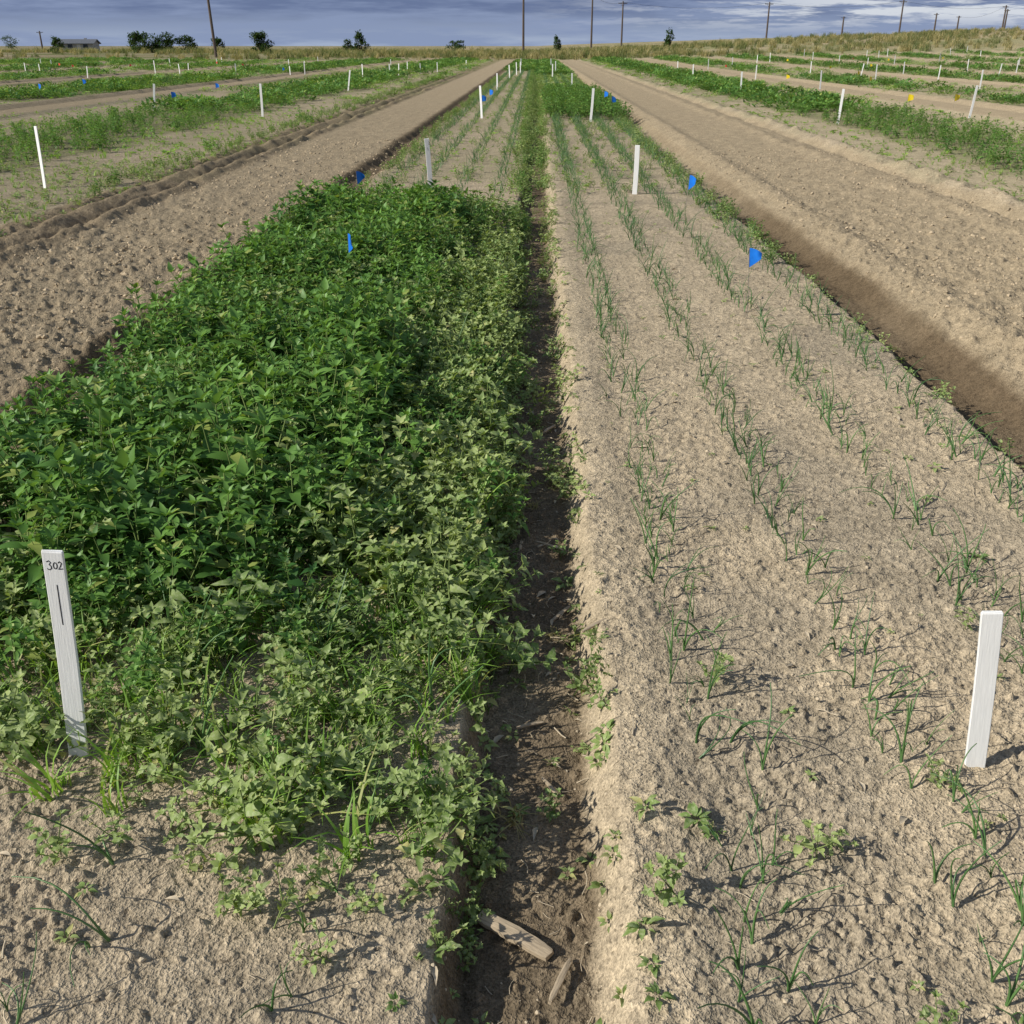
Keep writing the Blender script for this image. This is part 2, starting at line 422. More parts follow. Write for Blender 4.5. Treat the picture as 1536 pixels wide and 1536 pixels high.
V_dark=coll('dark_weed_variants',[broad_plant(.30,.11,12,.084,.46,3,'ovate' if k%2 else 'lance',.25,.35).mesh('weed_plant_%d'%k,[M_dark,M_stem]) for k in range(8)])
V_pale=coll('pale_weed_variants',[broad_plant(.16,.10,8,.050,.62,4,'toothed' if k%3==0 else 'ovate',.35,.4,wavy=.15).mesh('pale_weed_plant_%d'%k,[M_pale,M_stem]) for k in range(9)])
V_grass=coll('grass_variants',[grass_tuft(13,.17,.06,.0065,0,.9).mesh('grass_tuft_%d'%k,[M_grass]) for k in range(6)])
V_onion=coll('onion_variants',[onion(.17,random.choice([2,3,3])).mesh('onion_plant_%d'%k,[M_onion]) for k in range(14)])
def rosette():
    mb=MB()
    for i in range(random.randint(7,12)):
        phi=i*2.4+random.uniform(-.3,.3);el=math.radians(random.uniform(5,50))
        d=Vector((math.cos(phi)*math.cos(el),math.sin(phi)*math.cos(el),math.sin(el)));l=.042*random.uniform(.4,1.1)
        leaf(mb,d*.012+Vector((0,0,.005+.012*random.random())),d,Vector((0,0,1)),l,l*.5,.3,.4,'ovate',0,None,.12)
    return mb
V_ros=coll('seedling_variants',[rosette().mesh('seedling_%d'%k,[M_pale]) for k in range(6)])
V_rosg=coll('green_seedling_variants',[rosette().mesh('green_seedling_%d'%k,[M_grass]) for k in range(4)])
def clump(n,R,H,l,mats,nm):
    mb=MB()
    for i in range(n):
        a=random.uniform(0,6.28);r=R*math.sqrt(random.random());z=H*(1-(r/R)**2*.6)*random.uniform(.35,1)
        p=Vector((math.cos(a)*r,math.sin(a)*r,z));el=random.uniform(.0,1.1);b=a+random.gauss(0,.9)
        d=Vector((math.cos(b)*math.cos(el),math.sin(b)*math.cos(el),math.sin(el)))
        ll=l*random.uniform(.6,1.3);leaf(mb,p,d,Vector((0,0,1)),ll,ll*.5,.25,.3,'blade',0)
    return mb.mesh(nm,mats)
V_cl=coll('field_weed_variants',[clump(80,.36,.26,.11,[M_dark],'field_weed_%d'%k) for k in range(5)])
V_clp=coll('field_pale_variants',[clump(50,.30,.14,.09,[M_pale if k%2 else M_grass],'field_pale_weed_%d'%k) for k in range(6)])
V_edge=coll('edge_grass_variants',[grass_tuft(45,.9,.8,.035,0,.7).mesh('edge_grass_%d'%k,[M_olive if k%2 else M_dry]) for k in range(6)])

# ---- dense weed plot in left bed
def plot_edges(X,Y):
    edgeN=fbm(X*2.5,Y*2.5,111,3)
    Lf=-2.14+.13*edgeN;Rg=-.12+.09*fbm(Y*2,X*0,112,3)
    fr=1.80+.10*fbm(X*3,X*0,113,2)-.22*sm(X,-.85,-.45)
    side=sm(X,Lf-.04,Lf+.05)*(1-sm(X,Rg-.06,Rg+.05))
    ragged=sm(Y,fr-.12,fr+.20)*side*(1-sm(Y,10.6+.2*edgeN,10.9+.2*edgeN))
    return edgeN,ragged,fr
X,Y=scatter(-2.3,-.02,1.4,11.1,130)
edgeN,dense,front=plot_edges(X,Y)
tall=1-sm(X+.16*edgeN,-1.0,-.35)
grow2=sm(Y+.15*edgeN,2.05,3.0)
gap=fbm(X*2.2,Y*1.6,117,2)
k=rng.random(len(X))<dense*(.24+.76*grow2)*(.20+.80*tall)*np.clip(1.15+.9*gap,.35,1)
s=(.46+.52*grow2)*(.60+.44*tall)*(1+.36*fbm(X*1.5,Y*1.5,114,2))*rng.uniform(.6,1.3,len(X))
place('weed_patch',X[k],Y[k],s[k],V_dark,8,.18,real=True)
X,Y=scatter(-2.3,-.02,1.3,11.1,220)
edgeN,dense,front=plot_edges(X,Y)
grow2=sm(Y,2.1,3.2);tall=1-sm(X+.16*edgeN,-1.0,-.35)
k2=rng.random(len(X))<dense*np.clip(.60*(1-tall)*(.40+.60*(1-sm(Y,5,11)))+.66*(1-grow2)+.03,0,.78)
X2,Y2=X[k2],Y[k2]
place('pale_weed_patch',X2,Y2,rng.uniform(.45,1.4,len(X2))*(.76+.32*grow2[k2]),V_pale,9,.3,real=True)
k3=rng.random(len(X))<dense*(.75*(1-sm(Y,2.4,4.2))+.06)
X3,Y3=X[k3]-.02,Y[k3]+.01
place('grass_patch',X3,Y3,rng.uniform(.45,1.25,len(X3)),V_grass,6,.2,real=True)
# some paler taller weeds mixed through the green canopy
X,Y=scatter(-2.05,-.5,2.4,10.6,11)
place('pale_weed_patch',X,Y,rng.uniform(1.5,2.0,len(X)),V_pale,9,.15)
X,Y=scatter(-1.1,-.2,1.9,7,9)
place('grass_patch',X,Y,rng.uniform(1.2,1.9,len(X)),V_onion,14,.1)

# ---- seedlings on furrow sides
def line_pts(n,x0,sx,y0,y1,pw=1.):
    y=y0+(y1-y0)*rng.random(n)**pw;return x0+rng.normal(0,sx,n),y
a,b=line_pts(240,.16,.04,1.25,14);a2,b2=line_pts(380,-.13,.06,1.15,12);a3,b3=line_pts(150,2.08,.05,2.5,14)
X=np.concatenate([a,a2,a3]);Y=np.concatenate([b,b2,b3])
place('furrow_seedlings',X,Y,rng.uniform(.3,.95,len(X)),V_ros,6,.25)
a,b=line_pts(75,.12,.05,1.5,12);a2,b2=line_pts(220,-.13,.05,1.45,11);a3,b3=line_pts(34,2.15,.06,3.3,12)
X=np.concatenate([a,a2,a3]);Y=np.concatenate([b,b2,b3])
place('furrow_weeds',X,Y,rng.uniform(.3,.75,len(X))*np.where(Y<2.2,.7,1),V_pale,9,.4)
a,b=line_pts(1700,-.16,.08,12,75,.8);a2,b2=line_pts(800,.12,.07,13,75,.8);a3,b3=line_pts(600,1.98,.09,8,70,.8);a4,b4=line_pts(350,-2.05,.1,11,60,.8);a5,b5=line_pts(520,-5.25,.15,6,60,.8)
X=np.concatenate([a,a2,a3,a4,a5]);Y=np.concatenate([b,b2,b3,b4,b5])
place('bed_edge_weeds',X,Y,rng.uniform(.5,1.05,len(X)),V_pale,9,.2)
k=rng.random(len(X))<.4
place('bed_edge_green_weeds',X[k]-.03,Y[k]+.03,rng.uniform(.3,.6,k.sum()),V_dark,8,.2)

# ---- onion rows
OX=[];OY=[]
for xr in (.46,.92,1.40,1.86):
    for dx in (-.04,.045):
        y=1.22+rng.random()*.05
        while y<75:
            g_=.80+.25*math.sin(y*2.1+xr*9+dx*60) if y<12 else .8
            if rng.random()<g_: OX.append(xr+dx+rng.normal(0,.02));OY.append(y)
            y+=rng.uniform(.035,.095)
for xr in (-.45,-.92,-1.42,-1.85):
    for dx in (-.035,.04):
        y=11.2
        while y<75:
            if rng.random()<.7: OX.append(xr+dx+rng.normal(0,.012));OY.append(y)
            y+=rng.uniform(.06,.16)
for p in ((-.83,1.42),(-.86,1.40),(-.47,1.27),(-.44,1.30),(-.40,1.55),(-.95,1.25),(-.36,1.72),(-.5,1.9),(-.44,2.1),(-.9,1.62),(-.45,1.45),(-.42,1.62),(-.92,1.22)): OX.append(p[0]);OY.append(p[1])
OX=np.array(OX);OY=np.array(OY)
place('onion_seedlings',OX,OY,rng.uniform(.5,1.2,len(OX))*(1+.15*sm(OY,8,25)),V_onion,14,.2,real=True)
X,Y=scatter(.25,2.05,1.25,12.5,14)
place('bed_seedlings',X,Y,rng.uniform(.15,.6,len(X))*np.where(rng.random(len(X))<.10,1.7,1),V_ros,6,.2)
X,Y=scatter(-2.05,-.15,1.1,1.9,12);place('bed_seedlings',X,Y,rng.uniform(.2,.7,len(X)),V_ros,6,.2)
k0=[(-.55,1.50),(-.51,1.46),(-.38,1.38),(-.62,1.49),(-.33,1.50),(-.17,1.42),(-.9,1.66),(-1.02,1.63),(-.73,1.6),(-.45,1.57),(.62,1.66),(1.2,1.27),(.95,1.9),(.30,1.55),(.66,1.70),(1.3,2.6),(1.62,2.75),(1.1,1.45),(.5,2.3),(.72,1.22),(.9,1.24)]
X=np.array([p[0] for p in k0]);Y=np.array([p[1] for p in k0])
place('front_weeds',X,Y,rng.uniform(.4,.68,len(X)),V_pale,9,.25)
X,Y=scatter(-2.05,2.05,12.3,80,18)
rowd=np.min(np.abs(np.abs(X)[:,None]-np.array([.45,.92,1.42,1.86])[None,:]),1)
k=(rng.random(len(X))<np.exp(-(rowd/.12)**2)*.8+.2)&(np.abs(X)>.2)
place('row_weeds',X[k],Y[k],rng.uniform(.4,1.4,k.sum()),V_rosg,4,.2)
X,Y=scatter(.2,2.0,12.3,25,14);place('sparse_row_weeds',X,Y,rng.uniform(.35,.75,len(X)),V_pale,9,.2)
X,Y=scatter(-2.0,-.2,12.6,60,6);place('sparse_row_weeds',X,Y,rng.uniform(.35,.75,len(X)),V_pale,9,.2)
X,Y=scatter(.25,2.3,25.2,38.5,26);place('weed_plot',X,Y,rng.uniform(.8,1.4,len(X)),V_dark,8,.15)
X,Y=scatter(.2,2.1,64,125,6);place('weed_plot',X,Y,rng.uniform(.8,1.1,len(X)),V_cl,5,.15)
X,Y=scatter(-2.1,-.2,76,125,6);place('weed_plot',X,Y,rng.uniform(.6,1.1,len(X)),V_cl,5,.15)
X,Y=scatter(.2,2.1,40,64,6);place('sparse_weed_plot',X,Y,rng.uniform(.5,.9,len(X)),V_clp,6,.15)

# ---- outer beds
def outer(name,y0,y1,dens,c,nv,smin,smax,fn):
    xm=.6*y1+4
    X,Y=scatter(-min(xm,62),min(xm,78),y0,y1,dens)
    k=view(X,Y)&(rng.random(len(X))<fn(X,Y));X=X[k];Y=Y[k]
    place(name,X,Y,rng.uniform(smin,smax,len(X)),c,nv,.15)
inner=lambda X:(X<-4.95)|(X>5.35)
cf=lambda X,Y:np.where(inner(X),cover(X,Y)*np.clip(.65+1.0*fbm(X*1.2,Y*.6,133,2),0,1),0)
outer('field_weeds',4,28,20,V_dark,8,.5,1.1,cf)
outer('field_weeds',28,60,5,V_cl,5,.6,1.25,cf)
outer('field_weeds',60,132,2.2,V_cl,5,.9,1.6,cf)
sf=lambda X,Y:np.where(inner(X),(1-alleymask(X,Y))*(.4+.6*fbm(X*.8,Y*.4,131,2)+.45*np.exp(-(((X*1.0)%.52-.26)/.09)**2)),0)
outer('field_seedlings',3.5,16,60,V_ros,6,.4,1.3,sf)
outer('field_grass',4,26,18,V_grass,6,.3,.8,sf)
outer('field_seedlings',16,34,16,V_rosg,4,.6,1.8,sf)
outer('field_pale_weeds',34,70,2.4,V_clp,6,.4,.9,sf)
outer('field_pale_weeds',70,130,1.3,V_clp,6,.6,1.3,sf)
X,Y=scatter(-190,200,FIELD_END-4,250,.38)
k=view(X,Y,6)&(rng.random(len(X))<sm(Y,FIELD_END-4,FIELD_END+6)*(.45+1.0*fbm(X*.04,Y*.05,141,2)))
place('field_edge_grass',X[k],Y[k],rng.uniform(.4,1.5,k.sum())*(1+.5*fbm(X[k]*.06,Y[k]*.08,143,2)),V_edge,6,.1,-.03)
# ---------------------------------------------------------------- clods, crumbs, residue
def rock(nm,mat,sub=2,sq=.7):
    bm=bmesh.new();bmesh.ops.create_icosphere(bm,subdivisions=sub,radius=1)
    sd=random.randint(0,9999)
    P=np.array([v.co[:] for v in bm.verts])
    n=fbm(P[:,0]*1.7+P[:,2]*1.3+sd,P[:,1]*1.7-P[:,2]+sd,3,3)
    for v,k in zip(bm.verts,n): v.co*=1+.6*k; v.co.z*=sq
    me=bpy.data.meshes.new(nm);bm.to_mesh(me);bm.free();me.materials.append(mat)
    return me
V_clod=coll('clod_variants',[rock('clod_%d'%k,M_clod) for k in range(6)])
V_crumb=coll('crumb_variants',[rock('crumb_%d'%k,M_crumb,1) for k in range(4)])
def clods(x0,x1,y0,y1,d,smin,smax,nm='soil_clods',c=V_clod,nv=6,pw=4):
    X,Y=scatter(x0,x1,y0,y1,d);k=view(X,Y,.7)
    X=X[k];Y=Y[k];s=smin+(smax-smin)*rng.random(len(X))**pw
    place(nm,X,Y,s,c,nv,.5)
clods(-4.3,-2.15,3.3,9,260,.005,.021);clods(-4.3,-2.15,9,20,70,.008,.024)
clods(2.6,5.3,3.5,9,190,.004,.019);clods(2.6,5.3,9,18,60,.008,.024)
clods(.15,2.15,1.2,3.4,420,.002,.008,'soil_crumbs',V_crumb,4);clods(.15,2.15,3.4,8,130,.003,.010,'soil_crumbs',V_crumb,4)
clods(-2.1,-.15,1.0,2.1,350,.002,.009,'soil_crumbs',V_crumb,4)
clods(-.16,.16,1.0,7,160,.002,.008,'soil_crumbs',V_crumb,4)
def straw_piece():
    mb=MB();L=random.uniform(.02,.06);w=random.uniform(.0012,.003);b=random.uniform(-.3,.3)
    pts=[Vector((L*(t-.5),b*L*(t-.5)**2*2,.003+random.uniform(0,.003))) for t in (0,.33,.66,1)]
    tube(mb,pts,w*.6,w*.45,0,.5,4);return mb
def chip():
    mb=MB();L=random.uniform(.02,.045)
    leaf(mb,Vector((-L/2,0,.004)),Vector((1,0,.1)),Vector((0,0,1)),L,L*.3,.8,.3,'lance',0);return mb
V_straw=coll('residue_variants',[straw_piece().mesh('straw_%d'%k,[M_straw]) for k in range(6)]+[chip().mesh('chip_%d'%k,[M_straw]) for k in range(3)])
X,Y=scatter(-2.1,2.1,1.0,9,42);k=~((X<-.2)&(Y>2.0));X=X[k];Y=Y[k]
Xf,Yf=scatter(-.14,.16,1.0,8,170);X=np.concatenate([X,Xf]);Y=np.concatenate([Y,Yf])
place('crop_residue',X,Y,rng.uniform(.4,1.5,len(X)),V_straw,9,.12,.001)
V_stub=coll('stubble_variants',[grass_tuft(34,.06,.06,.004,0,1.4).mesh('stubble_%d'%k,[M_dry]) for k in range(2)])
place('dead_grass_stubble',np.array([-.04,.07,.0]),np.array([1.90,2.72,3.7]),np.array([1.2,.7,.8]),V_stub,2)

def hz(x,y,micro=False):return float(height(np.array([x]),np.array([y]),micro)[0])
def link(o):scene.collection.objects.link(o);return o
M_wood=simple_mat('weathered_wood',(.42,.335,.23),.85,9,.3,stretch=(3,30,30))
def splinter(name,L,W,T,loc,rz,tilt=.05,jag=.3):
    bm=bmesh.new();n=9;rings=[]
    for i in range(n):
        t=i/(n-1);x=(t-.5)*L
        w=W*(1-.25*abs(t-.5))*(1+random.uniform(-.06,.06));bend=.03*L*math.sin(t*3)
        if i==0 or i==n-1:w*=1-jag
        r=[bm.verts.new((x+random.uniform(-1,1)*.004,sy*w/2,bend+sz*T/2)) for sy,sz in ((-1,-1),(1,-1),(1,.8),(.4,1.1),(-.5,1),(-1,.7))]
        rings.append(r)
    for a,b in zip(rings,rings[1:]):
        for k in range(6):bm.faces.new((a[k],a[(k+1)%6],b[(k+1)%6],b[k]))
    bm.faces.new(rings[0][::-1]);bm.faces.new(rings[-1])
    bmesh.ops.recalc_face_normals(bm,faces=bm.faces)
    me=bpy.data.meshes.new(name);bm.to_mesh(me);bm.free();me.materials.append(M_wood)
    o=link(bpy.data.objects.new(name,me));o.location=loc;o.rotation_euler=(0.06,tilt,rz);return o
for x,y,L,W,T,rz,ti,jg in ((-.03,1.53,.175,.034,.012,-.55,.06,.08),(.065,1.42,.12,.013,.007,1.2,.1,.5),(.10,2.85,.10,.012,.007,.9,-.1,.5),(.05,3.35,.11,.012,.007,2.4,.1,.5),(-.04,3.35,.11,.012,.006,1.5,.1,.5),(-.05,1.28,.09,.012,.007,2.0,.1,.5),(.2,2.62,.13,.011,.007,.8,.05,.5),(.0,2.25,.08,.010,.005,.4,.05,.5),(.08,4.6,.12,.014,.007,1.1,.05,.5),(-.02,5.4,.12,.013,.006,2.2,.05,.5),(.05,2.0,.07,.009,.005,-1,.05,.5)):
    splinter('wood_splinter',L,W,T,(x,y,hz(x,y)+.014),rz,ti,jg)

# ---------------------------------------------------------------- stakes
M_white=simple_mat('white_painted_wood',(.82,.82,.80),.6,7,.06,stretch=(30,30,2))
M_ink=simple_mat('marker_ink',(.015,.015,.018),.5)
def stake_mesh(H,W=.047,T=.010):
    bm=bmesh.new();rings=[];zs=[-.12,0,.02,H*.25,H*.5,H*.75,H-.004,H]
    for i,z in enumerate(zs):
        w=W/2*(.4 if i==0 else 1)*(1+random.uniform(-.012,.012));t=T/2
        bx=.003*math.sin(z*6);c=.0015
        if i==len(zs)-1:w-=.0015;t-=.0015
        pts=[(-w+c,-t),(w-c,-t),(w,-t+c),(w,t-c),(w-c,t),(-w+c,t),(-w,t-c),(-w,-t+c)]
        rings.append([bm.verts.new((p[0]+bx,p[1],z+(random.uniform(-.002,.002) if i==len(zs)-1 else 0))) for p in pts])
    for a,b in zip(rings,rings[1:]):
        for k in range(8):bm.faces.new((a[k],a[(k+1)%8],b[(k+1)%8],b[k]))
    bm.faces.new(rings[-1])
    me=bpy.data.meshes.new('stake');bm.to_mesh(me);bm.free();me.materials.append(M_white);return me
stakes=[(-1.12,1.97,.575,.07,-.02),(1.08,1.965,.44,-.10,0)]
mid=[(-6.08,12.81,.72,.0),(-10.38,29.02,.68,.13),(-6.8,26.56,.76,.0),(-7.28,41.8,.76,.17),(-30.2,65.8,.6,0),(-23.2,66,.72,0),(-21.7,66,.6,-.1),(-14.1,66.2,.7,0),(-18.3,66.1,.62,.05),(-15,66.2,.5,0),(-9.3,58.2,.72,0),(-8.34,62,.66,0),(-8.1,64,.66,.05),(-7.4,69.6,.6,0),(-6.65,73.2,.6,0),
(-1.25,12.45,.62,-.02),(-1.31,25.9,.74,-.02),(-1.55,43,.62,0),(-1.4,57,.7,0),(-1.2,66,.7,0),(-1.0,68,.7,0),
(1.17,12.3,.55,.0),(1.25,24.6,.72,.04),(1.5,46,.55,0),(1.15,66,.75,0),(.85,58,.72,0),
(6.8,24.3,.74,.04),(7.5,40,.75,0),(8,56,.75,0),(11.6,58,.7,0),(11.3,43.5,.74,0),(17.2,69,.7,0),(18.3,62,.7,.15),(17.3,56,.75,0),(29.8,92,.75,0),(21.2,58,.7,.05),(10.6,26.5,.74,.05),(17.6,43.5,.75,.05),(28.5,73,.75,0),(35.3,97,.8,0),(25.2,92,.75,0),(33.4,112,.8,0),(30,69,.75,0),
(42,105,.8,0),(34,110,.8,0),(27,108,.8,0),(22,104,.8,0),(52,108,.8,0),(58,112,.8,0),(45,100,.8,.1),(40,84,.8,0),(47,92,.8,0),(-32,95,.6,0),(-27,92,.6,0),(-20,88,.6,0),(-38,85,.6,0),(-12,90,.6,0),(-25,78,.5,.1),(-34,72,.6,0),(16,90,.7,0),(12.5,80,.7,0),(20,100,.7,0),
(24,80,.75,0),(38,120,.8,0),(48,124,.8,.05),(57,128,.8,0),(64,126,.8,0),(30,124,.8,0),(44,118,.8,-.08),(-5.4,84,.6,0),(-9,76,.6,.04),(-17,80,.6,0),(-42,92,.6,0),(-30,104,.6,0),(-22,110,.6,0),(9,70,.7,0),(-1.2,85,.7,0),(1.1,84,.7,0),(-24.5,59,.6,.1),(22,66,.7,0),(26,62,.7,.08),(34,78,.75,0)]
for i,(x,y,H,lx,ly) in enumerate(stakes):
    o=link(bpy.data.objects.new('plot_stake',stake_mesh(H)));o.location=(x,y,hz(x,y)-.005);o.rotation_euler=(ly,lx,.05 if i==0 else -.12)
    if i==0: st302=o;H302=H
for x,y,H,lean in mid:
    o=link(bpy.data.objects.new('plot_stake',stake_mesh(H,.055)));o.location=(x,y,hz(x,y)-.005);o.rotation_euler=(random.gauss(0,.02),lean+random.gauss(0,.02),-.15+random.gauss(0,.2))
def ink(strokes,parent,zc,yf,nm,s=1.):
    cu=bpy.data.curves.new(nm,'CURVE');cu.dimensions='3D';cu.bevel_depth=.0012*s;cu.resolution_u=3
    for st in strokes:
        sp=cu.splines.new('POLY');sp.points.add(len(st)-1)
        for p,(a,b) in zip(sp.points,st):p.co=(a*s,0,b*s,1)
    cu.materials.append(M_ink);o=link(bpy.data.objects.new(nm,cu));o.parent=parent;o.location=(0.002,yf,zc);o.scale=(1,.35,1)
three=[(-.017,.008),(-.012,.011),(-.008,.007),(-.012,.001),(-.008,-.002),(-.007,-.008),(-.012,-.012),(-.017,-.009)]
zero=[(.0015+.0042*math.cos(a),-.001+.008*math.sin(a)) for a in np.linspace(0,6.28,12)]
two=[(.008,.006),(.012,.010),(.016,.006),(.013,-.002),(.008,-.010),(.013,-.009),(.018,-.008)]
line=[(0,-.05),(.001,-.10),(.002,-.155)]
ink([three,zero,two,line],st302,H302-.035,-.0053,'number_marking')
for o in [ob for ob in scene.objects if ob.name.startswith('plot_stake')]:
    if abs(o.location.y-12.45)<.01 and o.location.x<0: ink([two,[(0,-.03),(.001,-.05)]],o,.62-.05,-.0053,'number_marking',1.6)

# ---------------------------------------------------------------- pin flags
def flag_mat(n,c):return simple_mat(n,c,.45,30,.1,spec=.4)
FM={'blue':flag_mat('blue_vinyl',(.008,.17,.68)),'yellow':flag_mat('yellow_vinyl',(.80,.60,.02)),'red':flag_mat('red_vinyl',(.75,.10,.06))}
M_wire=simple_mat('flag_wire',(.35,.33,.30),.4,metal=.7)
def flag(x,y,c,H=.44,rz=0,W=.085,hh=.07,lean=0,taper=.55):
    mb=MB();tube(mb,[Vector((0,0,-.05)),Vector((.003,0,H*.5)),Vector((0,0,H))],.0018,.0016,0,.5,5)
    vs=[];fs=[];n=7;mm=4
    ph=random.uniform(0,6);sag=random.uniform(.1,.3)
    for i in range(n):
        for j in range(mm):
            u=i/(n-1);v=j/(mm-1)
            vs.append(Vector((W*u*(1-.25*u)+.001,.016*math.sin(u*4+ph+v*1.5)*u,H-hh*(1-v)*(1-taper*u)-sag*u*u*hh*(.4+v))))
    for i in range(n-1):
        for j in range(mm-1):fs.append((i*mm+j,(i+1)*mm+j,(i+1)*mm+j+1,i*mm+j+1))
    mb.add(vs,fs,1,.5)
    o=link(bpy.data.objects.new('marker_flag',mb.mesh('marker_flag',[M_wire,FM[c]])))
    o.location=(x,y,hz(x,y));o.rotation_euler=(lean,random.gauss(0,.05),rz)
flag(-1.23,6.63,'blue',.50,-.9,.08,.13);flag(1.36,6.35,'blue',.45,-.35,.10,.12);flag(-1.78,10.5,'blue',.46,.5,.11,.13);flag(1.45,10.1,'blue',.47,-.6,.10,.14)
for x,y in ((-1.37,26.5),(-1.3,30),(-9.6,28.3),(-10.4,35),(-15.5,33.5),(-15.3,36.5),(1.8,29),(1.8,26),(-14,60),(-24,48)):flag(x,y,'blue',.50,random.uniform(-.6,.6),.15,.15,0,.3)
for x,y in ((8.5,25),(9.6,25),(9.6,42),(12.1,40),(16,60),(14,48),(20,66),(24,72),(27,85),(33,90),(19,84)):flag(x,y,'yellow',.60,random.uniform(-.6,.6),.16,.15,0,.3)
for x,y in ((-30,70),(-27,72),(-33,75),(-20,74),(-25,85),(12,70),(28,98)):flag(x,y,'red',.5,random.uniform(-.6,.6),.16,.15,0,.2)

# ---------------------------------------------------------------- horizon: poles, wires, trees, house
M_pole=simple_mat('pole_wood',(.11,.085,.07),.85,3,.2,stretch=(6,6,.5))
M_ins=simple_mat('insulator_glass',(.25,.27,.28),.3)
def pole(x,y,H,lean=0,arm=1,rz=.3):
    mb=MB();pts=[Vector((0,0,-.5+(H+.5)*t)) for t in (0,.3,.6,.85,1)]
    k_=max(1,y/240)
    tube(mb,pts,.21*k_,.13*k_,0,.5,10)
    for k in range(arm):
        z=H-.45-.9*k
        tube(mb,[Vector((-1.1,.12,z)),Vector((1.1,.12,z))],.08,.08,0,.5,4)
        tube(mb,[Vector((-.6,.12,z-.02)),Vector((0,.1,z-.7))],.025,.025,0,.5,4)
        tube(mb,[Vector((.6,.12,z-.02)),Vector((0,.1,z-.7))],.025,.025,0,.5,4)
        for xx in (-1,-.45,.45,1):tube(mb,[Vector((xx,.12,z+.05)),Vector((xx,.12,z+.24))],.05,.03,1,.5,6)
    o=link(bpy.data.objects.new('utility_pole',mb.mesh('utility_pole',[M_pole,M_ins])))
    o.location=(x,y,hz(x,y));o.rotation_euler=(0,lean,rz);return Vector((x,y,hz(x,y)+H-.2))
pl=[(-44,150,13,-.03,0),(-2.3,190,13,0,0),(10.6,215,10,0,1),(19.9,260,9.8,0,1),(55.7,270,8.4,0,1),(94,290,8.2,0,1),(142,400,8,0,1),(136.9,330,8.2,0,1),(123,450,8,0,1),(165,440,8,0,1),(-185,360,6,0,1),(-196,370,6,0,1),(-172,380,6,0,1),(150,360,8,0,1)]
tops=[pole(*p) for p in pl]
M_cable=simple_mat('cable',(.05,.05,.055),.5)
def wire(a,b,sag,r=.02):
    cu=bpy.data.curves.new('power_line','CURVE');cu.dimensions='3D';cu.bevel_depth=r
    sp=cu.splines.new('POLY');sp.points.add(16)
    for i,p in enumerate(sp.points):
        t=i/16;q=a*(1-t)+b*t;p.co=(q.x,q.y,q.z-sag*4*t*(1-t),1)
    cu.materials.append(M_cable);link(bpy.data.objects.new('power_line',cu))
wire(tops[1],tops[2],1.,.02);wire(tops[2],tops[3],.8,.02);wire(tops[3],tops[4],1.2,.02);wire(tops[4],tops[5],1.2,.02);wire(tops[5],tops[7],1.2,.02);wire(tops[7],tops[9],1.5,.025)
def tree(name,x,y,W,H,n=1500,seed=0,lo=.12,mat=None):
    random.seed(seed);mb=MB()
    tube(mb,[Vector((0,0,-.3)),Vector((.05,0,H*.3)),Vector((.1,.05,H*.75))],.04*H*.6,.02,1,.5,8)
    for i in range(6):
        a=i*1.05+random.random()*.4;tube(mb,[Vector((.05,0,H*.12)),Vector((math.cos(a)*W*.2,math.sin(a)*W*.2,H*.4)),Vector((math.cos(a)*W*.34,math.sin(a)*W*.34,H*.65))],.03*H*.4,.01,1,.5,5)
    lobes=[]
    for i in range(18):
        a=random.uniform(0,6.28);zz=random.uniform(lo,.84);r=W*.36*math.sqrt(random.random())*(1.15-.8*max(0,zz-.3));lobes.append((math.cos(a)*r,math.sin(a)*r,H*zz,W*random.uniform(.12,.22),H*random.uniform(.10,.18)))
    for i in range(n):
        cx,cy,cz,rr,rh=random.choice(lobes)
        d=Vector((random.gauss(0,1),random.gauss(0,1),random.gauss(0,1))).normalized()*random.uniform(.4,1.05)
        p=Vector((cx+d.x*rr,cy+d.y*rr,max(.1,cz+d.z*rh)))
        dd=Vector((random.gauss(0,1),random.gauss(0,1),random.gauss(0,.7))).normalized()
        l=.36*random.uniform(.6,1.3);leaf(mb,p,dd,Vector((0,0,1)),l,l*.65,.2,.2,'blade',0)
    o=link(bpy.data.objects.new(name,mb.mesh(name,[mat or M_bushleaf,M_bark])));o.location=(x,y,hz(x,y))
tree('shrub',-72,200,5.6,3.9,1700,1);tree('shrub',-68.9,202,5.2,4.1,1700,2);tree('shrub',-65.5,204,5.0,3.2,1300,3);tree('shrub',-75,206,4.6,3.0,1000,4)
tree('shrub',-50.5,200,5.0,3.9,2200,5);tree('shrub',-32,200,3.0,3.9,1000,6);tree('shrub',-60.5,208,3,3.0,700,7);tree('shrub',-35.4,206,2.6,2.7,500,8)
tree('shrub',3.7,200,1.6,3.2,500,9);tree('shrub',24,200,2.2,3.6,600,10);tree('shrub',-16,215,5,2.4,800,11);tree('shrub',-90,205,3.4,3.2,800,12)
tree('tree',-205,360,10,8,2000,14);tree('tree',-196,365,8,7,1500,15);tree('tree',-214,350,9,7,1500,16);tree('tree',-183,380,7,5,1000,17)
random.seed(99)
M_roof=simple_mat('roof_shingle',(.12,.13,.15),.8,3,.2);M_wall=simple_mat('house_siding',(.30,.30,.29),.8,2,.08);M_glass=simple_mat('window_glass',(.03,.04,.05),.15);M_trim=simple_mat('house_trim',(.5,.5,.48),.7)
